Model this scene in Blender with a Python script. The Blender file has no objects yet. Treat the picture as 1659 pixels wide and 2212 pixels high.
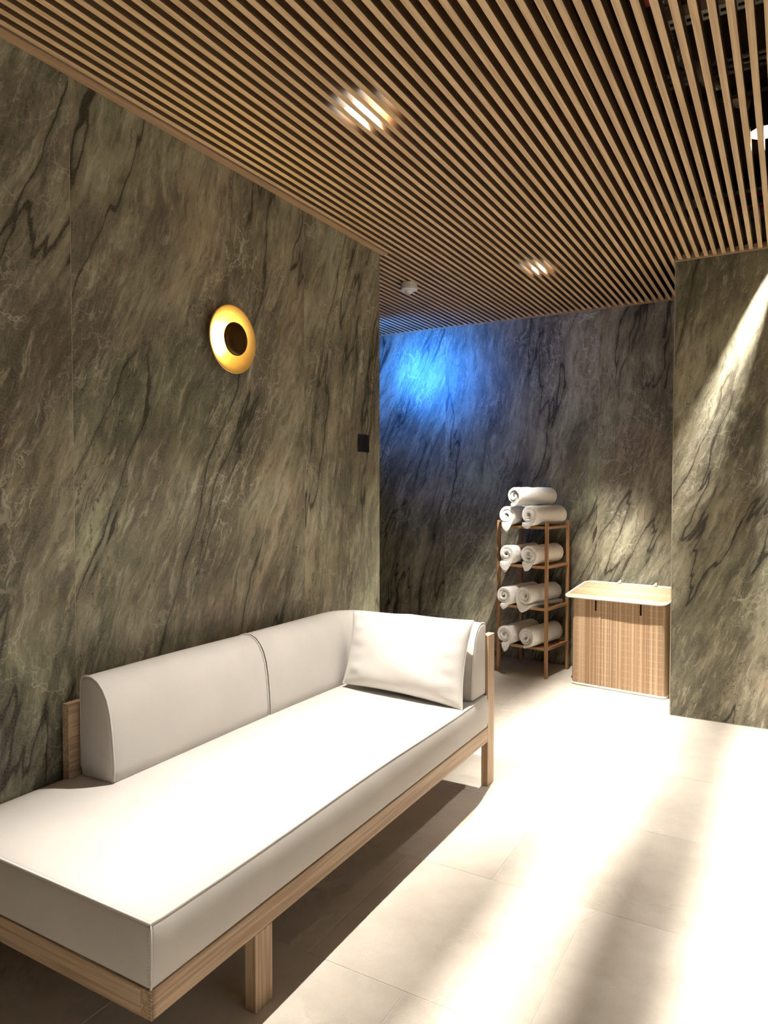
import bpy, bmesh, math, random
from mathutils import Vector, Matrix

random.seed(7)
S = bpy.context.scene
COL = S.collection
PI = math.pi

# ------------------------------------------------------------------ camera
H = 2.688                      # underside of the slats
CAM_H, YAW, PITCH, FPX = 1.35, 0.52126, 0.03197, 1527.3
cd = bpy.data.cameras.new('camera')
cam = bpy.data.objects.new('camera', cd)
COL.objects.link(cam)
cam.location = (0, 0, CAM_H)
cam.rotation_euler = (PI / 2 - PITCH, 0, YAW)
cd.sensor_fit = 'VERTICAL'
cd.sensor_height = 36.0
cd.lens = 36.0 * FPX / 2212.0
cd.clip_start = 0.02
S.camera = cam

# ------------------------------------------------------------------ world, exposure
w = bpy.data.worlds.new('world')
S.world = w
w.use_nodes = True
w.node_tree.nodes['Background'].inputs[0].default_value = (0.8, 0.9, 1.0, 1)
w.node_tree.nodes['Background'].inputs[1].default_value = 0.02
S.view_settings.view_transform = 'Standard'
S.view_settings.look = 'None'
S.view_settings.gamma = 1.0
S.view_settings.use_curve_mapping = False
S.view_settings.exposure = 1.05
S.cycles.use_denoising = True
S.cycles.sample_clamp_indirect = 6.0
S.cycles.max_bounces = 7
S.cycles.diffuse_bounces = 4
S.cycles.glossy_bounces = 2
S.cycles.use_adaptive_sampling = True
S.cycles.adaptive_threshold = 0.04
S.cycles.adaptive_min_samples = 16

WARM = (1.0, 0.93, 0.845)
BLUE = (0.03, 0.22, 1.0)
# downlights above the slats: x, y, z, watts, beam angle, edge softness, source radius, flood, tilt towards the far wall
SPOTS = [(-1.321, 2.22, 2.785, 520, 92, .6, .020, False, 0),
         (-1.341, 4.28, 2.785, 860, 80, .7, .012, False, 0),
         (-0.105, 3.16, 2.790, 260, 60, .6, .012, False, 0),
         (-0.147, 1.66, 2.94, 600, 104, .5, .009, True, 0),
         (-0.147, -0.3, 2.94, 440, 66, .5, .009, True, 0),
         (-0.013, 4.19, 2.81, 720, 80, 1.0, .010, True, 14)]
# daylight is an area light added to brighten the room through an invented window
dl = bpy.data.lights.new('fill_light', 'AREA')
dl.shape = 'RECTANGLE'
dl.size, dl.size_y = 3.9, 1.4
dl.energy = 10
dl.color = (1.0, .95, .88)
do = bpy.data.objects.new('fill_light', dl)
COL.objects.link(do)
do.location = (2.46, .85, 1.75)
do.rotation_euler = (PI / 2, 0, PI / 2)


# ------------------------------------------------------------------ node helper
class NT:
    def __init__(self, name):
        self.m = bpy.data.materials.new(name)
        self.m.use_nodes = True
        self.t = self.m.node_tree
        self.bsdf = self.t.nodes['Principled BSDF']

    def node(self, typ, **kw):
        n = self.t.nodes.new(typ)
        for k, v in kw.items():
            setattr(n, k, v)
        return n

    def put(self, sock, v):
        if isinstance(v, bpy.types.NodeSocket):
            self.t.links.new(v, sock)
        elif v is not None:
            sock.default_value = v

    def math(self, op, a, b=None, c=None, clamp=False):
        n = self.node('ShaderNodeMath', operation=op, use_clamp=clamp)
        self.put(n.inputs[0], a)
        self.put(n.inputs[1], b)
        self.put(n.inputs[2], c)
        return n.outputs[0]

    def vmath(self, op, a, b=None):
        n = self.node('ShaderNodeVectorMath', operation=op)
        self.put(n.inputs[0], a)
        self.put(n.inputs[1], b)
        return n.outputs[0]

    def sep(self, v):
        n = self.node('ShaderNodeSeparateXYZ')
        self.put(n.inputs[0], v)
        return n.outputs

    def comb(self, x, y, z):
        n = self.node('ShaderNodeCombineXYZ')
        for i, v in enumerate((x, y, z)):
            self.put(n.inputs[i], v)
        return n.outputs[0]

    def noise(self, v, scale, detail=4, rough=.55, dist=0.0):
        n = self.node('ShaderNodeTexNoise')
        self.put(n.inputs['Vector'], v)
        n.inputs['Scale'].default_value = scale
        n.inputs['Detail'].default_value = detail
        n.inputs['Roughness'].default_value = rough
        n.inputs['Distortion'].default_value = dist
        return n.outputs[0]

    def voro(self, v, scale):
        n = self.node('ShaderNodeTexVoronoi', feature='DISTANCE_TO_EDGE')
        self.put(n.inputs['Vector'], v)
        n.inputs['Scale'].default_value = scale
        return n.outputs['Distance']

    def ramp(self, f, stops):
        n = self.node('ShaderNodeValToRGB')
        cr = n.color_ramp
        while len(cr.elements) < len(stops):
            cr.elements.new(0.5)
        for e, (p, c) in zip(cr.elements, stops):
            e.position = p
            e.color = (c, c, c, 1) if isinstance(c, (int, float)) else (*c, 1)
        self.put(n.inputs[0], f)
        return n.outputs[0]

    def smooth(self, f, lo, hi, a=0.0, b=1.0):
        n = self.node('ShaderNodeMapRange', interpolation_type='SMOOTHSTEP')
        for i, v in enumerate((f, lo, hi, a, b)):
            self.put(n.inputs[i], v)
        return n.outputs[0]

    def mix(self, f, a, b, mode='MIX'):
        n = self.node('ShaderNodeMix', data_type='RGBA', blend_type=mode)
        self.put(n.inputs[0], f)
        self.put(n.inputs[6], a if isinstance(a, bpy.types.NodeSocket) else (*a, 1))
        self.put(n.inputs[7], b if isinstance(b, bpy.types.NodeSocket) else (*b, 1))
        return n.outputs[2]

    def bump(self, h, strength, dist):
        n = self.node('ShaderNodeBump')
        n.inputs['Strength'].default_value = strength
        n.inputs['Distance'].default_value = dist
        self.put(n.inputs['Height'], h)
        self.put(self.bsdf.inputs['Normal'], n.outputs[0])

    def out(self, color=None, rough=None, metal=None, spec=None):
        for k, v in (('Base Color', color), ('Roughness', rough), ('Metallic', metal), ('Specular IOR Level', spec)):
            if v is not None:
                if k == 'Base Color' and not isinstance(v, bpy.types.NodeSocket):
                    v = (*v, 1)
                self.put(self.bsdf.inputs[k], v)
        return self.m

    def pos(self):
        return self.node('ShaderNodeNewGeometry').outputs['Position']

    def objco(self):
        return self.node('ShaderNodeTexCoord').outputs['Object']

    def rand(self):
        return self.node('ShaderNodeObjectInfo').outputs['Random']


def plain(name, c, rough=.5, metal=0.0, spec=.5, noise=0.12, scale=18.0):
    n = NT(name)
    v = n.noise(n.objco(), scale, 4)
    f = n.smooth(v, .3, .7)
    dark = tuple(x * (1 - noise) for x in c)
    return n.out(n.mix(f, dark, c), rough, metal, spec)


def emit(name, c, s):
    n = NT(name)
    n.out((0.02, 0.02, 0.02), .6)
    n.bsdf.inputs['Emission Color'].default_value = (*c, 1)
    n.bsdf.inputs['Emission Strength'].default_value = s
    return n.m


def marble(name):
    n = NT(name)
    x, y, z = n.sep(n.pos())
    u = n.math('ADD', x, y)
    r = n.rand()
    ang = math.radians(73)
    ca, sa = math.cos(ang), math.sin(ang)
    bow = n.math('MULTIPLY', n.math('SINE', n.math('MULTIPLY_ADD', z, 1.7, n.math('MULTIPLY', r, 9.0))), .10)
    u2 = n.math('ADD', n.math('MULTIPLY_ADD', r, 41.0, u), bow)
    a = n.math('ADD', n.math('MULTIPLY', u2, ca), n.math('MULTIPLY', z, sa))
    b = n.math('SUBTRACT', n.math('MULTIPLY', z, ca), n.math('MULTIPLY', u2, sa))
    seed = n.math('MULTIPLY', r, 13.0)
    raw = n.comb(b, a, seed)

    def warped(amount, scale, squeeze):
        # shift across the grain by a noise that is itself drawn out along the grain
        v = n.comb(b, n.math('MULTIPLY', a, .55), seed)
        d = n.math('MULTIPLY', n.math('SUBTRACT', n.noise(v, scale, 4, .55), .5), amount)
        return n.comb(n.math('ADD', b, d), n.math('MULTIPLY', a, squeeze), seed)
    soft = warped(.35, 2.0, .42)
    fine = warped(.16, 4.0, .16)
    line = warped(.10, 5.0, .13)
    line2 = warped(.14, 7.0, .2)
    cloud = n.noise(soft, 2.8, 8, .70, .25)
    col = n.ramp(cloud, [(.34, D0), (.45, D1), (.54, D2), (.68, D3)])
    hue = n.noise(raw, 1.5, 3)
    col = n.mix(n.smooth(hue, .48, .72, 0, .8), col, n.mix(1.0, col, (1.10, .93, .88), 'MULTIPLY'))
    col = n.mix(n.smooth(hue, .50, .28, 0, .8), col, n.mix(1.0, col, (.86, 1.0, .92), 'MULTIPLY'))
    st = n.noise(fine, 11, 7, .76, .2)
    col = n.mix(n.smooth(st, .47, .33, 0, .75), col, D0)
    col = n.mix(n.smooth(st, .53, .70, 0, .65), col, D4)
    s2 = n.noise(fine, 36, 6, .78, .15)
    col = n.mix(n.smooth(s2, .49, .38, 0, .62), col, D0)
    col = n.mix(n.smooth(s2, .53, .64, 0, .55), col, D4)
    # pale feathery veins gathered in patches
    patch = n.smooth(n.noise(soft, 2.2, 4), .42, .62)
    j1 = n.math('MULTIPLY', n.noise(raw, 6, 4, .62), .20)
    j2 = n.math('MULTIPLY', n.noise(raw, 5, 4, .62, .2), .20)
    vw = n.vmath('ADD', n.comb(b, n.math('MULTIPLY', a, .5), seed), n.comb(j1, j2, 0.0))
    web = n.smooth(n.voro(vw, 5.0), .013, .0)
    web2 = n.smooth(n.voro(vw, 13.0), .035, .0, 0, .6)
    pale = n.math('MULTIPLY', n.math('MAXIMUM', web, web2), patch)
    feather = n.math('MULTIPLY', n.smooth(n.noise(fine, 34, 4, .7), .56, .74), patch)
    col = n.mix(n.math('MULTIPLY', n.math('MAXIMUM', pale, feather), .62), col, D5)
    # long dark cracks with a thin pale lip
    n1 = n.noise(line, 3.1, 4, .55, .1)
    n2 = n.noise(line2, 5.5, 6, .6, .2)
    c1 = n.math('ABSOLUTE', n.math('SUBTRACT', n1, .5))
    c2 = n.math('ABSOLUTE', n.math('SUBTRACT', n2, .52))
    g1 = n.smooth(n.noise(soft, 1.7, 3), .36, .48)
    g2 = n.smooth(n.noise(soft, 2.6, 3), .46, .58)
    k1 = n.math('MULTIPLY', n.smooth(c1, .0095, .002), g1)
    k2 = n.math('MULTIPLY', n.smooth(c2, .0045, .0008), g2)
    crack = n.math('MAXIMUM', k1, n.math('MULTIPLY', k2, .75))
    halo = n.math('MULTIPLY', n.smooth(c1, .045, .006, 0, .45), g1)
    col = n.mix(halo, col, D0)
    col = n.mix(n.math('MULTIPLY', crack, .92), col, (.012, .008, .005))
    speck = n.noise(raw, 170, 2)
    col = n.mix(n.smooth(speck, .35, .65, 0, .12), col, D4)
    n.bump(n.noise(n.comb(b, n.math('MULTIPLY', a, .25), seed), 16, 4, .7), .6, .005)
    return n.out(col, n.smooth(st, .3, .7, .52, .40), 0, .4)


D0, D1, D2, D3, D4, D5 = (.062, .056, .038), (.150, .138, .094), (.245, .226, .156), (.39, .365, .26), (.45, .425, .315), (.60, .58, .46)


def wood(name, c0, c1, axis, ring=26.0, fine=90.0, rough=.55, contrast=1.0, bump=.2, curl=.5):
    """long grain along the given object axis"""
    n = NT(name)
    s = list(n.sep(n.objco()))
    r = n.math('MULTIPLY', n.rand(), 19.0)
    sc = [1.0, 1.0, 1.0]
    sc[axis] = .022
    v = n.comb(*[n.math('MULTIPLY_ADD', s[i], sc[i], r) for i in range(3)])
    g1 = n.noise(v, ring, 3, .5, curl)
    g2 = n.noise(v, fine, 5, .6)
    bands = n.math('PINGPONG', n.math('MULTIPLY', g1, 7.0), 1.0)
    f = n.math('ADD', n.math('MULTIPLY', bands, .55), n.math('MULTIPLY', g2, .45))
    col = n.ramp(f, [(.5 - .3 * contrast, c0), (.5 + .3 * contrast, c1)])
    n.bump(f, bump, .001)
    return n.out(col, rough, 0, .35)


def fabric(name, c, mott=.06):
    n = NT(name)
    co = n.objco()
    weave = n.noise(co, 900, 2)
    blot = n.noise(co, 5, 4)
    f = n.math('ADD', n.math('MULTIPLY', weave, .5), n.math('MULTIPLY', blot, .5))
    col = n.mix(n.smooth(f, .35, .65), tuple(x * (1 - mott) for x in c), c)
    n.bump(weave, .25, .0008)
    m = n.out(col, .92, 0, .15)
    n.bsdf.inputs['Sheen Weight'].default_value = .15
    return m


def terry(name):
    n = NT(name)
    co = n.objco()
    h = n.math('ADD', n.noise(co, 260, 4, .7), n.math('MULTIPLY', n.noise(co, 45, 3), .6))
    col = n.mix(n.smooth(h, .6, 1.0), (.80, .78, .74), (.93, .92, .89))
    n.bump(h, .55, .003)
    m = n.out(col, .95, 0, .1)
    n.bsdf.inputs['Sheen Weight'].default_value = .25
    return m


def stone_floor(name):
    n = NT(name)
    x, y, z = n.sep(n.pos())
    r = n.math('MULTIPLY', n.rand(), 29.0)
    p = n.comb(x, y, r)
    big = n.noise(p, 2.4, 6, .6, .4)
    med = n.noise(p, 11, 7, .68)
    grit = n.noise(p, 240, 3)
    col = n.ramp(n.math('MULTIPLY_ADD', med, .5, n.math('MULTIPLY', big, .5)), [(.36, (.46, .415, .35)), (.5, (.54, .49, .42)), (.64, (.60, .55, .48))])
    col = n.mix(n.smooth(grit, .36, .64, 0, .25), col, (.44, .40, .34))
    wv = n.vmath('ADD', p, n.comb(n.math('MULTIPLY', n.noise(p, 1.7, 4), .9), n.math('MULTIPLY', n.noise(p, 2.3, 4, .5, .3), .9), 0.0))
    vein = n.smooth(n.voro(wv, 1.15), .006, .0)
    gate = n.smooth(n.noise(p, 1.3, 2), .48, .6)
    vein = n.math('MULTIPLY', vein, gate)
    col = n.mix(n.math('MULTIPLY', vein, .35), col, (.72, .68, .60))
    ridge = n.math('ABSOLUTE', n.math('SUBTRACT', n.noise(n.comb(x, n.math('MULTIPLY', y, 1.0), r), 3.4, 6, .6, .8), .5))
    rl = n.math('MULTIPLY', n.smooth(ridge, .02, .0), n.smooth(n.noise(p, 2.0, 2), .45, .62))
    col = n.mix(n.math('MULTIPLY', rl, .22), col, (.36, .32, .26))
    hgt = n.math('ADD', n.math('MULTIPLY', med, .5), n.math('SUBTRACT', n.math('MULTIPLY', vein, .5), n.math('MULTIPLY', rl, .4)))
    n.bump(hgt, .25, .004)
    return n.out(col, n.smooth(med, .3, .7, .46, .62), 0, .35)


def bamboo(name, across, along_stitch, row):
    """strips coloured one by one; dotted cotton stitching in rows"""
    n = NT(name)
    geo = n.node('ShaderNodeNewGeometry')
    ri = geo.outputs['Random Per Island']
    s = list(n.sep(n.objco()))
    sc = [60.0, 60.0, 60.0]
    sc[along_stitch] = 3.0
    v = n.comb(*[n.math('MULTIPLY_ADD', s[i], sc[i], n.math('MULTIPLY', ri, 31.0)) for i in range(3)])
    g = n.noise(v, 1.0, 4, .6)
    tone = n.math('ADD', n.math('MULTIPLY', ri, .6), n.math('MULTIPLY', g, .4))
    col = n.ramp(tone, [(.12, (.27, .165, .09)), (.5, (.41, .275, .165)), (.85, (.56, .41, .27))])
    fr = n.math('FRACT', n.math('DIVIDE', s[along_stitch], row))
    inrow = n.math('LESS_THAN', fr, .04)
    dots = n.math('GREATER_THAN', n.math('FRACT', n.math('MULTIPLY', ri, 7.3)), .4)
    st = n.math('MULTIPLY', inrow, dots)
    col = n.mix(n.math('MULTIPLY', st, .4), col, (.80, .72, .58))
    n.bump(g, .2, .001)
    return n.out(col, .5, 0, .4)


M = {}
M['marble'] = marble('olive veined marble')
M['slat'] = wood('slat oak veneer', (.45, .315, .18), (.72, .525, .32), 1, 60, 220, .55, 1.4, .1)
M['slat_shaded'] = wood('slat oak in painted shade', (.13, .075, .035), (.21, .125, .065), 1, 60, 220, .6, 1.4, .1)  # same oak darkened, so shade between the slats is in the colour
M['trim'] = wood('trim oak veneer', (.33, .20, .11), (.47, .32, .19), 1, 60, 220, .55, 1.4, .1)
M['trim_x'] = wood('trim oak veneer across', (.33, .20, .11), (.47, .32, .19), 0, 60, 220, .55, 1.4, .1)
M['ash_y'] = wood('ash along', (.30, .195, .115), (.55, .405, .27), 1, 62, 260, .5, 1.2, .3, .12)
M['ash_x'] = wood('ash across', (.30, .195, .115), (.55, .405, .27), 0, 62, 260, .5, 1.2, .3, .12)
M['ash_z'] = wood('ash upright', (.30, .195, .115), (.55, .405, .27), 2, 62, 260, .5, 1.2, .3, .12)
M['rack_z'] = wood('rack wood upright', (.25, .13, .055), (.44, .26, .13), 2, 40, 160, .5)
M['rack_x'] = wood('rack wood across', (.25, .13, .055), (.44, .26, .13), 0, 40, 160, .5)
M['rack_y'] = wood('rack wood deep', (.25, .13, .055), (.44, .26, .13), 1, 40, 160, .5)
M['fabric'] = fabric('cream woven upholstery', (.55, .525, .49), .10)
M['pillow'] = fabric('soft white pillow cover', (.62, .60, .57), .06)
M['piping'] = fabric('upholstery piping', (.60, .575, .54))
M['terry'] = terry('white terry cloth')
M['floor'] = stone_floor('beige stone tile')
M['grout'] = plain('pale grout', (.62, .58, .51), .8)
M['bamboo_v'] = bamboo('bamboo strips upright', 0, 2, .047)
M['bamboo_h'] = bamboo('bamboo strips lengthwise', 1, 0, .055)
M['cotton'] = fabric('off white cotton edging', (.78, .75, .68))
M['brass'] = plain('brushed brass', (.92, .62, .26), .52, 1.0, .5, .06)
M['bronze'] = plain('dark bronze cap', (.10, .055, .02), .38, 1.0, .5, .2)
M['black'] = plain('black switch plastic', (.006, .006, .007), .35)
M['felt'] = plain('dark void lining', (.016, .010, .006), .95, 0, .1)
M['plaster'] = plain('pale plaster', (.42, .38, .32), .9, 0, .2, .06, 3)
g = NT('clear glass')
lp = g.node('ShaderNodeBsdfTransparent')
g.t.links.new(lp.outputs[0], g.t.nodes['Material Output'].inputs['Surface'])
M['glass'] = g.m
M['white'] = plain('white sensor plastic', (.74, .72, .69), .45)
M['lens'] = plain('milky lens', (.72, .80, .80), .2)
M['steel'] = plain('galvanised steel', (.46, .42, .36), .45, .7)
M['red'] = plain('red pipe paint', (.42, .03, .025), .45)
M['lagging'] = plain('pipe insulation', (.60, .50, .36), .85)
M['lamp'] = emit('lamp lens', (1.0, .93, .80), 18)
M['reflector'] = plain('lamp reflector', (.80, .74, .62), .35, .0)
M['led'] = emit('sconce light strip', (1.0, .76, .22), 190)
M['blue_lamp'] = emit('blue lamp lens', (.15, .42, 1.0), 8)
M['seam'] = plain('seam filler', (.40, .36, .27), .7)
M['jointline'] = plain('finger joint line', (.13, .075, .035), .7)  # dark inlay lines of the finger joint


# ------------------------------------------------------------------ mesh helpers
def finish(name, bm, mat, parent=None, smooth=False, loc=None):
    me = bpy.data.meshes.new(name)
    bm.normal_update()
    bm.to_mesh(me)
    bm.free()
    me.materials.append(mat)
    if smooth:
        me.polygons.foreach_set('use_smooth', [True] * len(me.polygons))
    o = bpy.data.objects.new(name, me)
    COL.objects.link(o)
    if parent is not None:
        o.parent = parent
    if loc is not None:
        o.location = loc
    return o


def abox(bm, x0, x1, y0, y1, z0, z1, bev=0.0, seg=1):
    vs = [bm.verts.new(p) for p in ((x0, y0, z0), (x1, y0, z0), (x1, y1, z0), (x0, y1, z0), (x0, y0, z1), (x1, y0, z1), (x1, y1, z1), (x0, y1, z1))]
    fs = [bm.faces.new([vs[i] for i in q]) for q in ((0, 3, 2, 1), (4, 5, 6, 7), (0, 1, 5, 4), (1, 2, 6, 5), (2, 3, 7, 6), (3, 0, 4, 7))]
    if bev > 0:
        es = list({e for f in fs for e in f.edges})
        bmesh.ops.bevel(bm, geom=es, offset=bev, segments=seg, affect='EDGES', profile=.5)


def box(name, dims, mat, parent=None, bev=0.0, seg=1, off=(0, 0, 0)):
    bm = bmesh.new()
    x0, x1, y0, y1, z0, z1 = dims
    ox, oy, oz = off
    abox(bm, x0 - ox, x1 - ox, y0 - oy, y1 - oy, z0 - oz, z1 - oz, bev, seg)
    return finish(name, bm, mat, parent, False)


def lathe(bm, prof, n=40, M4=None, cap0=True, cap1=True):
    """rings of (r, h) about local Z"""
    rings = []
    for r, h in prof:
        if r < 1e-6:
            rings.append([bm.verts.new((0, 0, h))])
        else:
            rings.append([bm.verts.new((r * math.cos(2 * PI * i / n), r * math.sin(2 * PI * i / n), h)) for i in range(n)])
    new = [v for rg in rings for v in rg]
    for A, B in zip(rings, rings[1:]):
        for i in range(n):
            j = (i + 1) % n
            if len(A) == 1 and len(B) == 1:
                continue
            if len(A) == 1:
                bm.faces.new((A[0], B[i], B[j]))
            elif len(B) == 1:
                bm.faces.new((A[i], B[0], A[j]))
            else:
                bm.faces.new((A[i], B[i], B[j], A[j]))
    if cap0 and len(rings[0]) > 1:
        bm.faces.new(rings[0])
    if cap1 and len(rings[-1]) > 1:
        bm.faces.new(rings[-1][::-1])
    bmesh.ops.recalc_face_normals(bm, faces=bm.faces[:])
    if M4 is not None:
        bmesh.ops.transform(bm, matrix=M4, verts=new)


def tube(bm, pts, r, n=8, closed=False):
    pts = [Vector(p) for p in pts]
    N = len(pts)
    rings = []
    up = Vector((0, 0, 1))
    prev = None
    for i, p in enumerate(pts):
        a = pts[(i - 1) % N] if (closed or i > 0) else p
        b = pts[(i + 1) % N] if (closed or i < N - 1) else p
        t = (b - a).normalized()
        if prev is None:
            ref = up if abs(t.z) < .9 else Vector((1, 0, 0))
            nrm = (ref - t * ref.dot(t)).normalized()
        else:
            nrm = (prev - t * prev.dot(t)).normalized()
        prev = nrm
        bi = t.cross(nrm)
        rings.append([bm.verts.new(p + r * (math.cos(2 * PI * k / n) * nrm + math.sin(2 * PI * k / n) * bi)) for k in range(n)])
    for i in range(N if closed else N - 1):
        A, B = rings[i], rings[(i + 1) % N]
        for k in range(n):
            bm.faces.new((A[k], A[(k + 1) % n], B[(k + 1) % n], B[k]))
    if not closed:
        bm.faces.new(rings[0][::-1])
        bm.faces.new(rings[-1])


def axis_coords(a, b, r, n):
    """grid coordinates from a to b that are dense inside the rounded rim"""
    out = [a, a + r * .15, a + r * .45, a + r]
    m = max(1, n)
    for i in range(1, m):
        out.append(a + r + (b - a - 2 * r) * i / m)
    out += [b - r, b - r * .45, b - r * .15, b]
    return out


def rounded(bm, d, r, n, warp=None):
    """a box with rounded edges on an even grid, then warped"""
    x0, x1, y0, y1, z0, z1 = d
    ax = [axis_coords(x0, x1, r, n[0]), axis_coords(y0, y1, r, n[1]), axis_coords(z0, z1, r, n[2])]
    lo = (x0 + r, y0 + r, z0 + r)
    hi = (x1 - r, y1 - r, z1 - r)
    cache = {}
    L = [len(a) - 1 for a in ax]

    def vert(i, j, k):
        key = (i, j, k)
        if key in cache:
            return cache[key]
        p = Vector((ax[0][i], ax[1][j], ax[2][k]))
        c = Vector([min(max(p[t], lo[t]), hi[t]) for t in range(3)])
        dd = p - c
        if dd.length > 1e-9:
            p = c + dd.normalized() * r
        if warp:
            p = Vector(warp(p))
        cache[key] = bm.verts.new(p)
        return cache[key]

    for fixed in range(3):
        a, b = [t for t in range(3) if t != fixed]
        for side in (0, L[fixed]):
            for i in range(L[a]):
                for j in range(L[b]):
                    q = []
                    for (di, dj) in ((0, 0), (1, 0), (1, 1), (0, 1)):
                        idx = [0, 0, 0]
                        idx[fixed] = side
                        idx[a] = i + di
                        idx[b] = j + dj
                        q.append(vert(*idx))
                    bm.faces.new(q)
    bmesh.ops.recalc_face_normals(bm, faces=bm.faces[:])


def thing(name, label, cat, loc, rz=0.0, group=None):
    o = bpy.data.objects.new(name, None)
    o.empty_display_size = .1
    COL.objects.link(o)
    o.location = loc
    o.rotation_euler = (0, 0, rz)
    o['label'] = label
    o['category'] = cat
    if group:
        o['group'] = group
    return o


def struct(o):
    o['kind'] = 'structure'
    return o


# ------------------------------------------------------------------ floor
TOP = 3.36
YB, YP, XP, XL, YE = 5.374, 4.487, -0.604, -2.044, 3.51
floor = struct(box('floor', (-4.4, 2.5, -1.9, 5.6, -.08, -.0016), M['grout']))
TW, TD = .655, .6315
phase = {0: -.545, 1: -.875, 2: -.545, 3: -.545, 4: -.875}
tile_meshes = {}
row = -5
while True:
    y0 = 2.272 + (row - 1) * TD
    if y0 > YB - .01:
        break
    y1 = min(y0 + TD, YB - .012)
    ph = {0: -.545, 1: -.875, 2: -.545, 3: -.875, 4: -.885, 5: -.545}.get(row, -.545 if row % 2 == 0 else -.875)
    k = -6
    while True:
        x0 = ph + k * TW
        if x0 > 2.3:
            break
        x1 = x0 + TW
        k += 1
        if x1 < -4.2 or y1 < -1.8:
            continue
        if y0 > YP - .3 and x0 > XP + .1:
            continue
        if x1 < XL - .3 and y1 < YE - .2:
            continue
        g = .0013
        key = round(y1 - y0, 4)
        if key not in tile_meshes:
            t = box('tile', (g, TW - g, g, y1 - y0 - g, -.012, 0), M['floor'], floor, .0012)
            tile_meshes[key] = t.data
        else:
            t = bpy.data.objects.new('tile', tile_meshes[key])
            COL.objects.link(t)
            t.parent = floor
        t.location = (x0, y0, random.uniform(-.0004, 0))
    row += 1


# ------------------------------------------------------------------ walls
def panels(wall, spans, place, h0=.004, h1=H - .001, g=.0012):
    for a, b in spans:
        place(a + g, b - g, h0, h1)


wall_left = struct(box('wall_left', (-2.2, XL - .0012, -1.9, YE - .002, 0, TOP), M['seam']))
panels(wall_left, [(-1.8, -1.038), (-1.038, .237), (.237, 1.512), (1.512, 2.787), (2.787, YE)],
       lambda a, b, c, d: box('panel', (XL - .013, XL, a, b, c, d), M['marble'], wall_left, .0008))
box('panel', (-2.2, XL - .0135, YE - .002, YE, .004, H), M['marble'], wall_left)
wall_back = struct(box('wall_back', (-4.4, 2.5, YB + .0012, YB + .15, 0, TOP), M['seam']))
panels(wall_back, [(-4.3, -3.746), (-3.746, -2.496), (-2.496, -1.246), (-1.246, XP + .02)],
       lambda a, b, c, d: box('panel', (a, b, YB, YB + .013, c, d), M['marble'], wall_back, .0008))
wall_right = struct(box('wall_right', (XP + .013, 2.5, YP + .0012, YB + .01, 0, H), M['seam']))
panels(wall_right, [(XP + .001, .646), (.646, 1.896)],
       lambda a, b, c, d: box('panel', (a, b, YP, YP + .013, c, d), M['marble'], wall_right, .0008))
box('panel', (XP, XP + .0125, YP + .014, YB - .001, .004, H), M['marble'], wall_right, .0008)
struct(box('wall_front', (-2.2, 2.5, -1.9, -1.75, 0, TOP), M['plaster']))
# wall right of the camera; its window (piers, sill, head, pane) is added for fill
wf = bmesh.new()
abox(wf, 2.35, 2.5, -1.75, -1.15, 0, TOP)
abox(wf, 2.35, 2.5, 2.85, YP, 0, TOP)
abox(wf, 2.35, 2.5, -1.15, 2.85, 0, 1.0)
abox(wf, 2.35, 2.5, -1.15, 2.85, 2.45, TOP)
struct(finish('wall_side', wf, M['plaster']))
fill_win = struct(box('fill_window_1', (2.39, 2.396, -1.15, 2.85, 1.0, 2.45), M['glass']))
for d in ((-1.15, -1.10, 1.0, 2.45), (2.80, 2.85, 1.0, 2.45), (.16, .20, 1.0, 2.45), (1.48, 1.52, 1.0, 2.45), (-1.10, 2.80, 1.0, 1.05), (-1.10, 2.80, 2.40, 2.45)):
    box('fill_window_frame', (2.37, 2.42, d[0], d[1], d[2], d[3]), M['black'], fill_win)
struct(box('wall_alcove', (-4.4, -4.25, YE - .2, YB + .02, 0, TOP), M['marble']))
struct(box('wall_corridor', (-4.4, -2.2, YE - .2, YE - .05, 0, TOP), M['marble']))

# trims where the slats meet the walls
struct(box('trim_1', (XL, XL + .040, -1.74, YE + .025, H - .004, H + .04), M['trim'], None, .001))
struct(box('trim_2', (-4.25, XP, YB - .012, YB, H - .006, H + .03), M['trim_x'], None, .001))
struct(box('trim_3', (XP - .008, 2.35, YP - .012, YP, H - .006, H + .03), M['trim_x'], None, .001))
struct(box('trim_4', (XP - .012, XP, YP, YB - .012, H - .004, H + .04), M['trim'], None, .001))
struct(box('trim_5', (XP - .003, XP + .001, YP - .003, YP + .001, 0, H - .006), M['seam'], None))

# ------------------------------------------------------------------ slatted ceiling
ceiling = struct(box('ceiling', (-4.4, 2.5, -1.9, 5.6, TOP, TOP + .1), M['felt']))
PITCH_S, SW, SH = .0455, .0215, .045
slat_mesh = {}


def slat(x, y0, y1):
    key = (round(y0, 3), round(y1, 3))
    if key not in slat_mesh:
        o = box('slat', (0, SW, y0, y1, H, H + SH), M['slat'], ceiling, .0009)
        o.data.materials.append(M['slat_shaded'])
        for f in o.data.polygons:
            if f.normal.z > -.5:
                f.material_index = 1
        slat_mesh[key] = o.data
    else:
        o = bpy.data.objects.new('slat', slat_mesh[key])
        COL.objects.link(o)
        o.parent = ceiling
    o.location = (x, 0, random.uniform(-.0004, .0004))


k = -80
while True:
    x = -.585 + k * PITCH_S
    k += 1
    if x > .75:
        break
    if x < -4.1:
        continue
    if x < XL - .15:
        slat(x, YE, YB - .013)
    elif x < XL + .03:
        if x < XL - .02:
            slat(x, YE + .03, YB - .013)
        else:
            slat(x, YE + .03, YB - .013)
    elif x < XP - .015:
        slat(x, -1.74, YB - .013)
    else:
        slat(x, -1.74, YP - .013)
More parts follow.
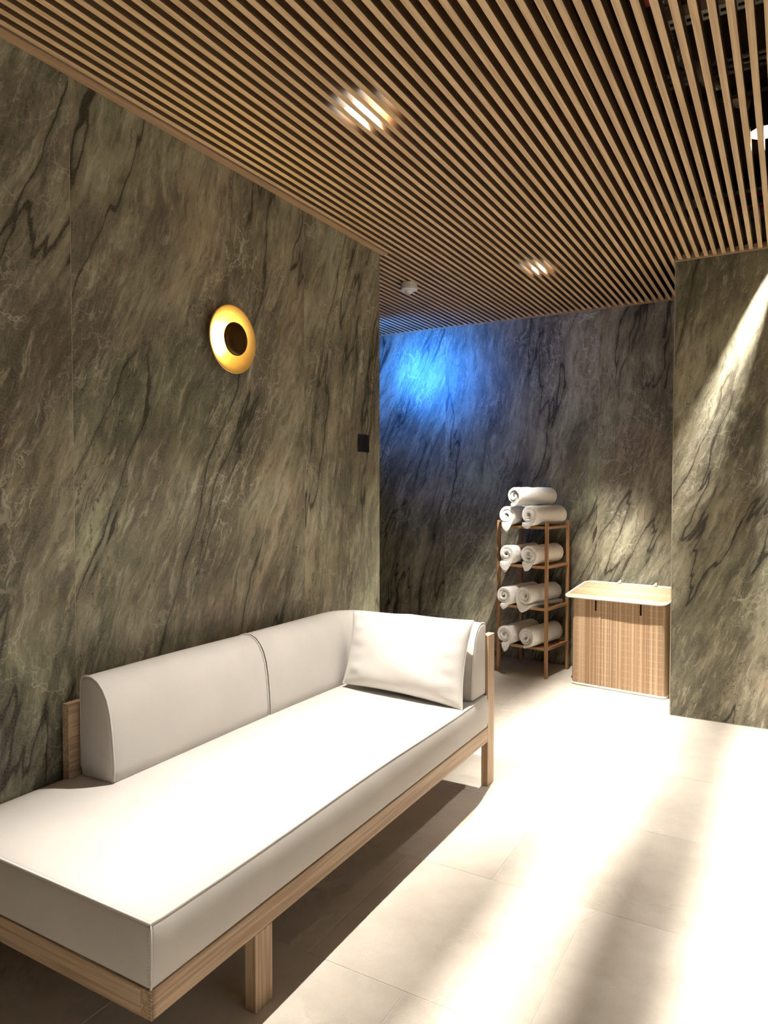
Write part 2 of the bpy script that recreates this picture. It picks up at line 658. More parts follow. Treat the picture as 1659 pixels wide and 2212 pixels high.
# carrier rails that hold the slats, high in the void
for i, y in enumerate((-1.2, .75, 2.8, 3.9)):
    box('carrier', (-2.0, .8, y, y + .03, H + SH, H + SH + .03), M['felt'], ceiling)


# ------------------------------------------------------------------ downlights above the slats
def downlight(x, y, z, watt, beam, blend, rad, flood, tilt, label, group=None, rim=False):
    t = thing('downlight', label, 'light', (x, y, z), 0, group)
    dz = -.012 if flood else H + SH + .004 - z
    hr = .060 if rim else .108
    bm = bmesh.new()
    lathe(bm, [(hr - .003, dz), (hr, dz), (hr, .04), (hr * .7, .12), (.012, .13)] + ([(.012, TOP - z), (0, TOP - z)] if flood else [(0, .13)]), 36, cap0=False, cap1=False)
    finish('housing', bm, M['felt'], t, True)
    bm = bmesh.new()
    lathe(bm, [(hr - .003, dz), (hr - .004, .04), (hr * .66, .11), (0, .12)], 36, cap0=False, cap1=False)
    finish('reflector', bm, M['reflector'], t, True)
    bm = bmesh.new()
    lathe(bm, [(0, .02), (hr - .014, .02), (hr - .010, .026), (0, .030)], 32, cap0=False, cap1=False)
    finish('lens', bm, M['lamp'], t)
    if flood and not tilt:       # an unseen plate added to block stray beam on the daybed side
        box('beam_blocker', (-.057, -.055, -.30, .30, H + SH + .002 - z, -.005), M['felt'], t)
    ld = bpy.data.lights.new('downlight_beam', 'SPOT')
    ld.energy = watt
    ld.color = WARM
    ld.spot_size = math.radians(beam)
    ld.spot_blend = blend
    ld.shadow_soft_size = rad
    lo = bpy.data.objects.new('downlight_beam', ld)
    COL.objects.link(lo)
    lo.parent = t
    lo.location = (0, 0, -.004)
    lo.rotation_euler = (math.radians(tilt), 0, 0)
    return t


names = ['glowing downlight behind the ceiling slats nearer to the camera, above the daybed',
         'smaller glowing downlight behind the ceiling slats far off near the back wall',
         'downlight behind the slats beside exposed pipes, cut by the frame edge',
         'downlight out of the frame above the open floor, beside the camera',
         'downlight out of the frame above the open floor, behind the camera',
         'downlight out of the frame close to the marble wall on the right']
for sp, nm in zip(SPOTS, names):
    downlight(*sp, nm, 'downlights above the slats', sp[0] > -.5)


def blue_lamp(loc, aim, label, power, beam):
    t = thing('blue_spotlight', label, 'light', loc)
    R = (Vector(aim) - Vector(loc)).to_track_quat('-Z', 'Y').to_matrix().to_4x4()
    bm = bmesh.new()
    lathe(bm, [(.032, -.03), (.036, -.03), (.036, .06), (.02, .08), (0, .08), (0, .01), (.030, .008)], 24, R, cap0=False, cap1=False)
    finish('housing', bm, M['black'], t, True)
    bm = bmesh.new()
    tube(bm, [(0, 0, .03), (0, 0, H + .03 - loc[2])], .007, 10)
    finish('stem', bm, M['black'], t, True)
    bm = bmesh.new()
    lathe(bm, [(0, -.004), (.029, -.004), (.029, .004), (0, .006)], 24, R)
    finish('lens', bm, M['blue_lamp'], t)
    for watt, ang in ((power, beam), (power * .55, 128)):        # hot core and spill of one reflector
        ld = bpy.data.lights.new('blue_beam', 'SPOT')
        ld.energy = watt
        ld.color = BLUE
        ld.spot_size = math.radians(ang)
        ld.spot_blend = 1.0
        ld.shadow_soft_size = .02
        lo = bpy.data.objects.new('blue_beam', ld)
        COL.objects.link(lo)
        lo.parent = t
        lo.location = R @ Vector((0, 0, -.035))
        lo.rotation_euler = R.to_euler()


blue_lamp((-3.02, 4.62, 2.44), (-2.62, YB, 2.32), 'blue spotlight on a stem round the wall corner, washing the back wall', 70, 66)

# ------------------------------------------------------------------ services in the void
def pipe(name, label, pts, r, mat, hang, n=14, parentless=True):
    t = thing(name, label, 'pipe', (0, 0, 0))
    bm = bmesh.new()
    tube(bm, pts, r, n)
    finish('tube', bm, mat, t, True)
    bm = bmesh.new()
    for (x, y, z) in hang:
        tube(bm, [(x, y, z), (x, y, TOP)], .003, 6)
        abox(bm, x - .012, x + .012, y - r - .004, y + r + .004, z - r - .003, z - r)
    finish('hanger', bm, M['steel'], t)
    return t


for y, s in ((3.055, 'rear'), (3.107, 'middle'), (3.15, 'front')):
    pass
for y, s in ((3.060, 'slim steel conduit, nearest of three parallel ones above the slats'),
             (3.107, 'slim steel conduit, middle of three parallel ones above the slats'),
             (3.150, 'slim steel conduit, farthest of three parallel ones above the slats')):
    o = pipe('conduit', s, [(-.50, y, 3.0), (.4, y, 3.0), (1.6, y, 3.0)], .010, M['steel'], [(1.2, y, 3.0)])
    o['group'] = 'conduits above the slats'
pipe('red_pipe', 'red painted pipe running above the slats near the right wall', [(-.52, 4.89, 3.10), (.5, 4.89, 3.10), (1.8, 4.89, 3.10)], .052, M['red'], [(0.6, 4.89, 3.10)])
pipe('insulated_pipe', 'pale insulated pipe beside the red pipe above the slats', [(-.50, 5.06, 3.11), (.5, 5.06, 3.11), (1.8, 5.06, 3.11)], .070, M['lagging'], [(0.6, 5.06, 3.11)])
pipe('sprinkler_pipe', 'short red pipe glimpsed between slats at the top edge', [(-.41, 2.37, 2.86), (-.41, 2.33, 2.95), (-.41, 2.30, 3.36)], .018, M['red'], [])
# ribbed flexible hose
t = thing('flexible_hose', 'ribbed metal flexible hose hanging above the slats', 'hose', (0, 0, 0))
bm = bmesh.new()
ctrl = [(-.46, 2.84, 3.34), (-.42, 2.86, 3.02), (-.36, 2.90, 2.945), (-.325, 2.96, 2.93), (-.267, 3.135, 2.925), (-.208, 3.254, 2.925), (-.104, 3.326, 2.93), (.15, 3.34, 2.97), (.4, 3.36, 3.34)]
hp = []
for i in range(len(ctrl) - 1):
    p0, p1, p2, p3 = [Vector(ctrl[max(0, min(len(ctrl) - 1, i + d))]) for d in (-1, 0, 1, 2)]
    for s in range(28):
        f = s / 28
        hp.append(.5 * ((2 * p1) + (p2 - p0) * f + (2 * p0 - 5 * p1 + 4 * p2 - p3) * f * f + (3 * p1 - p0 - 3 * p2 + p3) * f ** 3))
n0 = len(bm.verts)
tube(bm, hp, .017, 12)
bm.verts.ensure_lookup_table()
for i, p in enumerate(hp):
    if i % 2 == 0:
        for k2 in range(12):
            v = bm.verts[i * 12 + k2]
            v.co = p + (v.co - p) * 1.35
finish('ribbed_tube', bm, M['steel'], t, False)
# perforated strut
t = thing('perforated_strut', 'perforated metal strut in the void above the slats', 'bracket', (0, 0, 0))
bm = bmesh.new()
abox(bm, -.42, .1, 2.74, 2.80, 3.02, 3.024)
abox(bm, -.42, .1, 2.74, 2.744, 3.024, 3.06)
abox(bm, -.42, .1, 2.796, 2.80, 3.024, 3.06)
finish('channel', bm, M['steel'], t)
for x in (-.4, .05):
    box('hanger', (x - .01, x + .01, 2.76, 2.78, 3.024, TOP), M['steel'], t)
bm = bmesh.new()
for i in range(9):
    x = -.39 + i * .055
    abox(bm, x - .012, x + .012, 2.762, 2.778, 3.0185, 3.0215)
finish('slot_row', bm, M['felt'], t)['kind'] = 'stuff'

# ------------------------------------------------------------------ motion sensor
t = thing('motion_sensor', 'white round motion sensor fixed under the ceiling slats', 'sensor', (-2.166, 4.098, H))
bm = bmesh.new()
lathe(bm, [(0, 0), (.050, 0), (.054, -.004), (.056, -.040), (.053, -.046), (.030, -.049), (0, -.049)], 40, cap0=False)
finish('body', bm, M['white'], t, False)
bm = bmesh.new()
lathe(bm, [(.027, -.047)] + [(.027 * math.cos(a * PI / 16), -.049 - .024 * math.sin(a * PI / 16)) for a in range(0, 9)], 28, cap0=False)
finish('dome_lens', bm, M['lens'], t, True)

# ------------------------------------------------------------------ wall sconce
SC = (XL, 2.232, 1.967)
t = thing('wall_sconce', 'round brass dish wall lamp with dark centre on the marble', 'wall lamp', SC)
RX = Matrix.Rotation(PI / 2, 4, 'Y')       # local z -> world x
bm = bmesh.new()
lathe(bm, [(0, .001), (.045, .001), (.05, .004), (.05, .018), (.100, .028), (.136, .044), (.139, .046), (.140, .049), (.136, .0495), (.105, .036), (.075, .026), (.0, .022)], 72, RX, cap0=False, cap1=False)
finish('dish', bm, M['brass'], t, True)
bm = bmesh.new()
lathe(bm, [(.028, .020), (.028, .052), (.060, .053), (.067, .056), (.0685, .060), (.066, .066), (.052, .0715), (.03, .0745), (0, .0755)], 56, RX, cap0=False, cap1=False)
finish('centre_cap', bm, M['bronze'], t, True)
# half ring of light behind the cap
bm = bmesh.new()
ang = [math.radians(-65 + i * (238 / 28)) for i in range(29)]
A = [[bm.verts.new((xx, -rr * math.cos(a), rr * math.sin(a))) for a in ang] for (rr, xx) in ((.030, .034), (.044, .034), (.044, .050), (.030, .050))]
for q in range(4):
    P, Q = A[q], A[(q + 1) % 4]
    for i in range(28):
        bm.faces.new((P[i], P[i + 1], Q[i + 1], Q[i]))
bm.faces.new([A[q][0] for q in range(4)])
bm.faces.new([A[q][-1] for q in range(4)][::-1])
bmesh.ops.recalc_face_normals(bm, faces=bm.faces[:])
finish('light_strip', bm, M['led'], t)

# ------------------------------------------------------------------ switch
t = thing('light_switch', 'small black square switch plate near the wall corner', 'switch', (XL, 3.328, 1.602))
box('plate', (.0, .007, -.055, .055, -.047, .047), M['black'], t, .0015)
box('rocker', (.006, .010, -.046, .046, -.038, .038), M['black'], t, .001)

# ------------------------------------------------------------------ daybed
XF, YS, YF = -1.171, 1.036, 3.062
ZR0, ZR1, ZM = .206, .272, .421
bed = thing('daybed', 'long cream upholstered daybed on a pale ash frame along the marble wall', 'daybed', (0, 0, 0))
BW = .034
box('front_rail', (XF - BW, XF, YS + .0005, 2.984, ZR0, ZR1), M['ash_y'], bed, .0015)
er = box('end_rail', (-2.034, XF - BW, YS, YS + BW, ZR0, ZR1), M['ash_x'], bed, .0015)
box('back_rail', (-2.034, -2.0, YS + BW, YF - BW, ZR0, ZR1), M['ash_y'], bed, .0015)
box('far_rail', (-2.034, XF - BW - .002, YF - BW, YF, ZR0 + .02, ZR1), M['ash_x'], bed, .0015)
# finger joint showing at the near corner
bm = bmesh.new()
nz = 9
for i in range(nz):
    z0 = ZR0 + (ZR1 - ZR0) * i / nz
    z1 = ZR0 + (ZR1 - ZR0) * (i + 1) / nz
    zc = (z0 + z1) / 2
    vs = [bm.verts.new(p) for p in ((XF + .0006, YS + .001, z0 + .0008), (XF + .0006, YS + .016, zc), (XF + .0006, YS + .001, z0 + .0026))]
    bm.faces.new(vs)
    vs = [bm.verts.new(p) for p in ((XF + .0006, YS + .016, zc), (XF + .0006, YS + .001, z1 - .0002), (XF + .0006, YS + .001, z1 - .0018))]
    bm.faces.new(vs)
    vs = [bm.verts.new(p) for p in ((XF - .001, YS - .0004, z0 + .0008), (XF - .014, YS - .0004, zc), (XF - .001, YS - .0004, z0 + .0026))]
    bm.faces.new(vs)
bmesh.ops.recalc_face_normals(bm, faces=bm.faces[:])
finish('finger_joint', bm, M['jointline'], bed)
box('leg', (-1.208, XF, 1.378, 1.446, 0, ZR0), M['ash_z'], bed, .0015)
box('leg', (-2.02, -1.984, 1.378, 1.446, 0, ZR0), M['ash_z'], bed, .0015)
box('leg', (-2.02, -1.984, 2.90, 2.968, 0, ZR0), M['ash_z'], bed, .0015)
box('corner_post', (-1.203, XF, 2.985, YF, 0, .690), M['ash_z'], bed, .0015)
box('back_board', (-2.027, -1.993, 1.442, YF, ZR1 - .02, .660), M['ash_y'], bed, .002)
box('end_board', (-1.992, -1.204, 3.000, YF, ZR1 - .002, .660), M['ash_x'], bed, .002)
box('base_panel', (-2.0, XF - BW, YS + BW, YF - BW, ZR1 - .022, ZR1 - .004), M['ash_y'], bed)


def mat_warp(p):
    x, y, z = p
    u = (x - (-2.036)) / (XF + 2.036)
    v = (y - YS) / (2.982 - YS)
    w_ = (z - ZR1) / (ZM - ZR1)
    dome = .012 * (max(0, 4 * u * (1 - u))) ** .5 * (max(0, 4 * v * (1 - v))) ** .5
    z2 = z + dome * max(0, w_) ** 2
    z2 -= .004 * math.sin(v * 9) * .3 * w_
    bul = .010 * math.sin(PI * min(1, max(0, w_)))
    wave = .003 * math.sin(y * 5.1 + 1.0)
    x2 = x + ((bul + wave * w_) if u > .5 else 0) * min(1, max(0, (u - .5) * 2)) ** 6
    y2 = y - bul * .7 * (1 - min(1, v * 12)) if v < .09 else y
    # the back left edge of the mattress dips where it meets the wall
    if u < .1 and w_ > .5:
        z2 -= .012 * (1 - u / .1) ** 2
    return (x2, y2, z2)


bm = bmesh.new()
rounded(bm, (-2.036, XF, YS, 2.982, ZR1, ZM), .012, (24, 60, 5), mat_warp)
mat_o = finish('mattress', bm, M['fabric'], bed, True)
bm = bmesh.new()
path = []
e = .0035
for i in range(60):
    path.append(mat_warp((XF - e, 2.978 - (2.978 - YS - e) * i / 59, ZM - e)))
for i in range(1, 30):
    path.append(mat_warp((XF - e - (XF + 2.03) * i / 29, YS + e, ZM - e)))
tube(bm, path, .0036, 8)
tube(bm, [mat_warp((XF - .0035, YS + .0035, ZR1 + .003 + (ZM - ZR1 - .006) * i / 10)) for i in range(11)], .0028, 8)
finish('piping', bm, M['piping'], mat_o, True)
# hand stitches beside the corner seam
bm = bmesh.new()
for i in range(15):
    z = ZR1 + .015 + i * .0088
    p = Vector(mat_warp((XF - .014, YS, z)))
    q = Vector(mat_warp((XF - .006, YS, z + .001)))
    tube(bm, [p + Vector((0, .0005, 0)), q + Vector((0, .0005, 0))], .0006, 5)
finish('stitching', bm, M['piping'], mat_o)['kind'] = 'stuff'

# back cushions : a profile swept along a path
PROF = [(.004, .423), (0, .45), (0, .56), (0, .69), (.002, .730), (.010, .746), (.030, .7515), (.058, .7495), (.084, .738), (.107, .716), (.126, .684), (.139, .640), (.147, .59), (.153, .53), (.157, .47), (.156, .436), (.150, .424), (.08, .423)]
BX, BY, RB = -1.978, 2.988, .17


def sweep(name, frames, parent):
    """frames: list of (function depth -> (x, y), inset)"""
    bm = bmesh.new()
    rings = []
    cz = .58
    for fn, ins in frames:
        ring = []
        for d, z in PROF:
            dd = .078 + (d - .078) * (1 - ins / .078)
            zz = cz + (z - cz) * (1 - ins / .16)
            if z < .43:
                zz = max(zz, .423)
            x, y = fn(dd)
            ring.append(bm.verts.new((x, y, zz)))
        rings.append(ring)
    n = len(PROF)
    for A, B in zip(rings, rings[1:]):
        for k in range(n):
            bm.faces.new((A[k], A[(k + 1) % n], B[(k + 1) % n], B[k]))
    bm.faces.new(rings[0][::-1])
    bm.faces.new(rings[-1])
    bmesh.ops.recalc_face_normals(bm, faces=bm.faces[:])
    return finish(name, bm, M['fabric'], parent, True)


def soft(y, a, b):
    f = (y - a) / (b - a)
    return .004 * math.sin(PI * f)


def along_y(y):
    return lambda d: (BX + d, y)


def along_x(x):
    return lambda d: (x, BY - d)


def cush_end(list_, at, sgn, fnmaker):
    for off, ins in ((0, .012), (.002, .006), (.006, .002), (.014, 0.0)):
        list_.append((fnmaker(at + sgn * off), ins))


CA, CB = 1.470, 2.236
fr = []
cush_end(fr, CA, 1, along_y)
for i in range(1, 24):
    fr.append((along_y(CA + .014 + (CB - CA - .028) * i / 24), -.002 * math.sin(PI * i / 24)))
tmp = []
cush_end(tmp, CB, -1, along_y)
fr += tmp[::-1]
c1 = sweep('back_cushion', fr, bed)


def arc(th):
    cx, cy = BX + RB, BY - RB
    return lambda d: (cx - (RB - d * .999) * math.cos(th), cy + (RB - d * .999) * math.sin(th))


CC, CE = 2.242, -1.182
fr = []
cush_end(fr, CC, 1, along_y)
for i in range(1, 18):
    fr.append((along_y(CC + .014 + (BY - RB - CC - .014) * i / 18), -.001))
for i in range(0, 15):
    fr.append((arc(PI / 2 * i / 14), -.001))
for i in range(1, 20):
    fr.append((along_x(BX + RB + (CE - .014 - BX - RB) * i / 20), -.001))
tmp = []
cush_end(tmp, CE, -1, along_x)
fr += tmp[::-1]
c2 = sweep('corner_cushion', fr, bed)


def cush_piping(fn, parent):
    bm = bmesh.new()
    pts = [(*fn(d), z) for d, z in PROF if z > .43]
    tube(bm, pts, .0032, 8)
    finish('piping', bm, M['piping'], parent, True)


cush_piping(along_y(CA + .006), c1)
cush_piping(along_y(CB - .004), c1)
cush_piping(along_y(CC + .004), c2)
cush_piping(along_x(CE - .006), c2)

# ------------------------------------------------------------------ throw pillow
t = thing('throw_pillow', 'white rectangular throw pillow leaning in the corner of the daybed', 'pillow', (-1.492, 2.733, .437))
PWID, PHEI, PTH = .618, .374, .062
NU, NV = 44, 30
PLEAN = .036


def pil(u, v, side):
    # u, v in -1..1
    au, av = abs(u), abs(v)
    full = (1 - au ** 3.2) ** .6 * (1 - av ** 3.2) ** .6
    px = PWID / 2 * u * (1 - .055 * (1 - v * v) * au ** 2)
    pz = PHEI / 2 * v * (1 - .075 * (1 - u * u) * av ** 2)
    crease = 0
    edge = max(au, av)
    crease += .008 * math.sin(v * 17 + 1.0) * max(0, au - .62) / .38 * (1 - au) * 4
    crease += .006 * math.sin(u * 23 + .5) * max(0, av - .62) / .38 * (1 - av) * 4
    crease += .002 * math.sin(u * 5 + v * 7)
    th = PTH * full
    py = side * th * (1.0 + .12 * math.sin(2.2 * u - 1.4 * v)) + crease * (1 - edge ** 6)
    pz -= PLEAN * max(0, -u) * (v + 1) / 2
    return Vector((px, py, pz))


bm = bmesh.new()
grid = {}
for s in (-1, 1):
    for i in range(NU + 1):
        for j in range(NV + 1):
            u = math.sin((2 * i / NU - 1) * PI / 2)
            v = math.sin((2 * j / NV - 1) * PI / 2)
            rim = i in (0, NU) or j in (0, NV)
            key = (0 if rim else s, i, j)
            if key not in grid:
                grid[key] = bm.verts.new(pil(u, v, s))
for s in (-1, 1):
    for i in range(NU):
        for j in range(NV):
            q = []
            for di, dj in ((0, 0), (1, 0), (1, 1), (0, 1)):
                a, b = i + di, j + dj
                rim = a in (0, NU) or b in (0, NV)
                q.append(grid[(0 if rim else s, a, b)])
            bm.faces.new(q)
bmesh.ops.recalc_face_normals(bm, faces=bm.faces[:])
rimpts = [pil(math.sin((2 * i / NU - 1) * PI / 2), -1, 0) for i in range(NU)] + [pil(1, math.sin((2 * j / NV - 1) * PI / 2), 0) for j in range(NV)] + \
         [pil(math.sin((1 - 2 * i / NU) * PI / 2), 1, 0) for i in range(NU)] + [pil(-1, math.sin((1 - 2 * j / NV) * PI / 2), 0) for j in range(NV)]
MT = Matrix.Translation((.012, .035, PHEI / 2 - .006)) @ Matrix.Rotation(math.radians(-12), 4, 'X') @ Matrix.Rotation(math.radians(2.5), 4, 'Y') @ Matrix.Rotation(math.radians(-2), 4, 'Z')
bmesh.ops.transform(bm, matrix=MT, verts=bm.verts[:])
finish('cover', bm, M['pillow'], t, True)
bm = bmesh.new()
tube(bm, [MT @ p for p in rimpts], .0022, 6, True)
finish('seam', bm, M['pillow'], t, True)

# ------------------------------------------------------------------ towel rack
RK = math.atan2(-.059, .385)
e1 = Vector((math.cos(RK), math.sin(RK), 0))
e2 = Vector((-math.sin(RK), math.cos(RK), 0))
fl = Vector((-1.871, 4.964, 0))
RWID, RDEP = .405, .375
RC = fl + e1 * (RWID / 2 - .008) + e2 * (RDEP / 2 - .008)
rack = thing('towel_rack', 'slim four tier wooden rack holding rolled towels by the dark wall', 'rack', (RC.x, RC.y, 0), RK)
PW = .022
hx, hy = RWID / 2, RDEP / 2
RTOP = 1.122
for sx in (-1, 1):
    for sy in (-1, 1):
        x0 = hx - PW if sx > 0 else -hx
        y0 = hy - PW if sy > 0 else -hy
        box('post', (x0, x0 + PW, y0, y0 + PW, 0, RTOP), M['rack_z'], rack, .0015)
SHELF = [.217, .504, .805, 1.087]
for z in SHELF:
    bm = bmesh.new()
    for i in range(6):
        y0 = -hy + PW + .004 + i * ((RDEP - 2 * PW - .008) / 6)
        abox(bm, -hx + .018, hx - .018, y0, y0 + (RDEP - 2 * PW - .008) / 6 - .006, z - .012, z - .003, .001)
    o = finish('shelf', bm, M['rack_x'], rack)
    box('rail', (-hx + PW, hx - PW, -hy + .003, -hy + .017, z - .020, z), M['rack_x'], rack, .001)
    box('rail', (-hx + PW, hx - PW, hy - .017, hy - .003, z - .020, z), M['rack_x'], rack, .001)
    box('rail', (-hx + .004, -hx + .018, -hy + PW, hy - PW, z - .020, z), M['rack_y'], rack, .001)
    box('rail', (hx - .018, hx - .004, -hy + PW, hy - PW, z - .020, z), M['rack_y'], rack, .001)

# ------------------------------------------------------------------ rolled towels
def towel(label, lx, z, r, seed, ly=-.06, length=.41, yaw=0.0, rot=0.0, tail=.055, droop=.04, squash=1.0, turns=2.5, mirror=True):
    rnd = random.Random(seed)
    base = RC + e1 * lx + e2 * (-hy + ly)
    t = thing('rolled_towel', label, 'towel', (base.x, base.y, z - r + .0015), RK + yaw, 'rolled towels on the rack')
    bm = bmesh.new()
    r0 = .010
    pitch = (r - r0) / turns
    th = pitch * .90
    nA = int(turns * 30)
    ph = [rnd.uniform(0, 6.28) for _ in range(6)]
    am = [rnd.uniform(.3, 1.0) for _ in range(6)]
    end = -PI / 2 - .25 + rot               # angle at which the roll leaves (bottom)
    nodes = []                               # (centre x, centre z, nx, nz, tailparam, wrap)
    for i in range(nA + 1):
        f = i / nA
        a = end - (1 - f) * turns * 2 * PI
        rad = r0 + (r - th / 2 - r0) * f
        lump = 1 + (.035 * am[0] * math.sin(2 * a + ph[0]) + .03 * am[1] * math.sin(3 * a + ph[1]) + .018 * am[2] * math.sin(5 * a + ph[2])) * (.22 + .78 * (1 - f)) + (1 - f) ** 2 * .16 * am[3] * math.sin(2 * a + ph[3])
        cx = rad * lump * math.cos(a)
        cz = rad * lump * math.sin(a) * squash
        nodes.append([cx, cz, math.cos(a), math.sin(a), 0.0, f])
    # the loose end runs on along the shelf, against the winding direction
    cx, cz, nx, nz, _, _ = nodes[-1]
    tx, tz = -nz, nx
    nt = 7
    tail *= .6
    for i in range(1, nt + 1):
        s = tail * i / nt
        nodes.append([cx + tx * s, max(cz + tz * s * (1 - .5 * i / nt), -r + th / 2 - .001), nx * (1 - i / nt), nz if i < 3 else -1.0, i / nt, 1.0])
    zmin = -r * 1.0
    ys = [0, 0, 0, 0, .0015, .005, .012, .03, .05, .08, .14, .2, .26, .32, length - .03, length - .012, length - .004, length]
    hang = [1.0, .72, .38, .0]
    tk = [.3, .5, .5, .5, .6, .85, 1, 1, 1, 1, 1, 1, 1, 1, 1, 1, .8, .3]
    rings = []
    for (cx, cz, nx, nz, tp, f) in nodes:
        L = math.hypot(nx, nz) or 1
        nx, nz = nx / L, nz / L
        # wraps sit a little in or out of each other at the ends
        fo = max(0, (f - .90) / .10)
        shift = .005 * math.sin(f * 9 + ph[4]) - .004 * (1 - f) + .010 * (1 - f) ** 2
        col = []
        for side in (-1, 1):
            line = []
            for yi, (y, k) in enumerate(zip(ys, tk)):
                hh = th / 2 * k
                over = max(0, 1 - y / .085)
                wob = .0012 * math.sin(37 * y + f * 23 + ph[5]) + .001 * math.sin(61 * (y + cx * 3) + ph[2])
                yy = y + shift * (1 - y / length) + (.006 * math.sin(7 * f + ph[1])) * (y / length)
                x = cx + nx * (side * hh + wob)
                z2 = cz + nz * (side * hh + wob)
                yy -= .012 * fo * over
                x -= tail * .25 * tp * over
                if yi < 3 and fo > 0:
                    g = fo * fo * (3 - 2 * fo) * (1 - .75 * tp ** 1.5)
                    z2 -= droop * hang[yi] * g
                    yy -= .006 * math.sin(hang[yi] * 2.2) * g
                line.append((x, yy, max(z2, zmin if yi >= 3 else -9)))
            col.append(line)
        rings.append([bm.verts.new(p) for p in col[0]] + [bm.verts.new(p) for p in col[1][::-1]])
    n = len(rings[0])
    for A, B in zip(rings, rings[1:]):
        for k2 in range(n):
            bm.faces.new((A[k2], A[(k2 + 1) % n], B[(k2 + 1) % n], B[k2]))
    bm.faces.new(rings[0][::-1])
    bm.faces.new(rings[-1])
    bmesh.ops.recalc_face_normals(bm, faces=bm.faces[:])
    if mirror:
        for v in bm.verts:
            v.co.x = -v.co.x
        bmesh.ops.reverse_faces(bm, faces=bm.faces[:])
    # stand the roll with its axis r above the root
    bmesh.ops.translate(bm, verts=bm.verts[:], vec=(0, 0, r))
    finish('terry_roll', bm, M['terry'], t, True)
    return t


T3 = 1.087 + .075
towel('rolled white towel on the very top of the pile, crowning the rack', -.038, 1.301, .076, 11, -.05, .40, math.radians(-14), .3, .03, .014, .96)
towel('rolled white towel lying left under the crowning one on the rack top, gaping centre', -.096, T3, .075, 12, -.06, .41, math.radians(2), .1, .085, .06, 1.0, 2.1)
towel('rolled white towel lying right under the crowning one on the rack top', .076, T3 + .004, .078, 13, -.05, .42, math.radians(-6), .2, .10, .03, 1.0, 2.3)
towel('rolled white towel at left on the second tier, flap hanging over the rail', -.094, .805 + .074, .074, 14, -.06, .41, math.radians(-3), .25, .09, .065)
towel('rolled white towel at right on the second tier, beside the front post', .075, .805 + .077, .077, 15, -.05, .41, math.radians(-3), .45, .06, .05)
towel('rolled white towel at left on the third tier, rolled tight', -.104, .504 + .074, .074, 16, -.075, .41, math.radians(-4), .1, .06, .03, 1.0, 2.8)
towel('rolled white towel at right on the third tier, loose end spread beneath it', .052, .504 + .080, .079, 17, -.06, .42, math.radians(-6), .0, .15, .045, 1.0, 2.5, False)
towel('rolled white towel at left on the lowest tier, pointed flap below', -.098, .217 + .075, .075, 18, -.075, .41, math.radians(-3), .0, .06, .055)
towel('rolled white towel at right on the lowest tier, just above the floor', .068, .217 + .076, .076, 19, -.06, .41, math.radians(-5), .2, .03, .008, 1.0, 2.8)

# ------------------------------------------------------------------ bamboo hamper
HK = math.atan2(-.086, .645)
hamp = thing('laundry_hamper', 'bamboo laundry hamper with a pale edged lid beside the right wall', 'hamper', (-1.302, 4.885, 0), HK)
HW, HD, HH, HR = .63, .315, .600, .028


def outline(x0, x1, y0, y1, r, step):
    pts = []
    segs = [((x0 + r, y0), (x1 - r, y0)), ((x1, y0 + r), (x1, y1 - r)), ((x1 - r, y1), (x0 + r, y1)), ((x0, y1 - r), (x0, y0 + r))]
    cs = [(x1 - r, y0 + r, -PI / 2), (x1 - r, y1 - r, 0), (x0 + r, y1 - r, PI / 2), (x0 + r, y0 + r, PI)]
    for (a, b), (cx, cy, t0) in zip(segs, cs):
        L = math.hypot(b[0] - a[0], b[1] - a[1])
        n = max(1, int(L / step))
        for i in range(n):
            f = i / n
            pts.append((a[0] + (b[0] - a[0]) * f, a[1] + (b[1] - a[1]) * f))
        m = max(2, int(r * PI / 2 / step))
        for i in range(m):
            t = t0 + PI / 2 * i / m
            pts.append((cx + r * math.cos(t), cy + r * math.sin(t)))
    return pts


bm = bmesh.new()
pts = outline(0.004, HW - .004, .004, HD - .004, HR, .03)
lo = [bm.verts.new((x, y, .006)) for x, y in pts]
hi = [bm.verts.new((x, y, HH - .004)) for x, y in pts]
for i in range(len(pts)):
    j = (i + 1) % len(pts)
    bm.faces.new((lo[i], lo[j], hi[j], hi[i]))
bm.faces.new(lo[::-1])
bm.faces.new(hi)
finish('liner', bm, M['rack_z'], hamp)
bm = bmesh.new()
pts = outline(0, HW, 0, HD, HR, .0078)
rs = random.Random(3)
for i in range(len(pts)):
    a = Vector((*pts[i], 0))
    b = Vector((*pts[(i + 1) % len(pts)], 0))
    d = (b - a)
    nrm = Vector((d.y, -d.x, 0)).normalized()
    pr = rs.uniform(-.0006, .0006) + .0015 * math.sin(i * .09) + (.003 if i in (21, 22) else 0)
    a2, b2 = a + d * .01, b - d * .01
    mid = (a2 + b2) / 2 + nrm * (.0005 + pr)
    zt = HH + rs.uniform(-.001, .001)
    sec = [a2 - nrm * .003, a2 + nrm * pr, mid, b2 + nrm * pr, b2 - nrm * .003]
    L0 = [bm.verts.new((p.x, p.y, .010)) for p in sec]
    L1 = [bm.verts.new((p.x, p.y, zt)) for p in sec]
    for q in range(5):
        r_ = (q + 1) % 5
        bm.faces.new((L0[q], L0[r_], L1[r_], L1[q]))
    bm.faces.new(L1)
bmesh.ops.recalc_face_normals(bm, faces=bm.faces[:])
o = finish('bamboo_strips', bm, M['bamboo_v'], hamp)
o['kind'] = 'stuff'
bm = bmesh.new()
tube(bm, [(x, y, .008) for x, y in outline(-.001, HW + .001, -.001, HD + .001, HR, .02)], .0075, 8, True)
finish('bottom_edging', bm, M['cotton'], hamp, True)
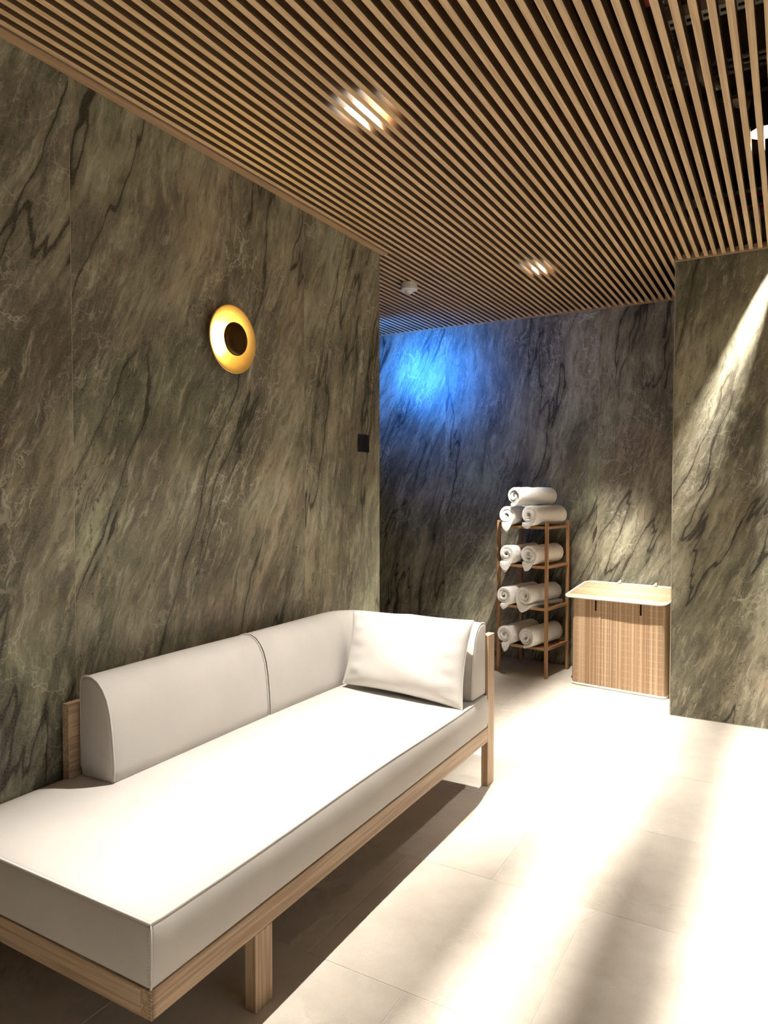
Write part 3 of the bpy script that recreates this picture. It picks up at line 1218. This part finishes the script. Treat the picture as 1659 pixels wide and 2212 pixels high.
for x in (.172, .472):
    box('pull_loop', (x - .005, x + .005, -.0048, -.0005, HH - .075, HH - .004), M['felt'], hamp, .001)
LX0, LX1, LY0, LY1, LR = -.045, .640, -.030, .385, .05
TILT = Matrix.Translation((0, LY0, HH + .012)) @ Matrix.Rotation(math.radians(8.6), 4, 'X') @ Matrix.Translation((0, -LY0, 0))
bm = bmesh.new()
ns = 52
for i in range(ns):
    ya = LY0 + .004 + (LY1 - LY0 - .008) * i / ns
    yb2 = LY0 + .004 + (LY1 - LY0 - .008) * (i + 1) / ns - .0004
    yc = (ya + yb2) / 2
    dy = max(0, LR - (yc - LY0), LR - (LY1 - yc))
    ins = LR - math.sqrt(max(0, LR * LR - dy * dy)) + .003
    pr = rs.uniform(-.0005, .0005)
    sec = [(ya, -.005), (ya, .0005 + pr), (yc, .0014 + pr), (yb2, .0005 + pr), (yb2, -.005)]
    A = [bm.verts.new((LX0 + ins, y, z)) for y, z in sec]
    B = [bm.verts.new((LX1 - ins, y, z)) for y, z in sec]
    for q in range(5):
        r_ = (q + 1) % 5
        bm.faces.new((A[q], A[r_], B[r_], B[q]))
    bm.faces.new(A[::-1])
    bm.faces.new(B)
bmesh.ops.recalc_face_normals(bm, faces=bm.faces[:])
bmesh.ops.transform(bm, matrix=TILT, verts=bm.verts[:])
lid_o = finish('lid', bm, M['bamboo_h'], hamp)
bm = bmesh.new()
tube(bm, [TILT @ Vector((x, y, -.0015)) for x, y in outline(LX0, LX1, LY0, LY1, LR, .012)], .0070, 8, True)
finish('lid_edging', bm, M['cotton'], lid_o, True)
for x in (.205, .455):
    bm = bmesh.new()
    P0 = TILT @ Vector((x, LY1 - .012, .006))
    bmesh.ops.create_icosphere(bm, subdivisions=2, radius=.010, matrix=Matrix.Translation(P0 + Vector((0, 0, .005))))
    tube(bm, [P0 + Vector((-.016, 0, .0)), P0 + Vector((-.004, .004, .010)), P0 + Vector((.008, 0, .020))], .0045, 7)
    finish('hinge_knot', bm, M['cotton'], lid_o, True)
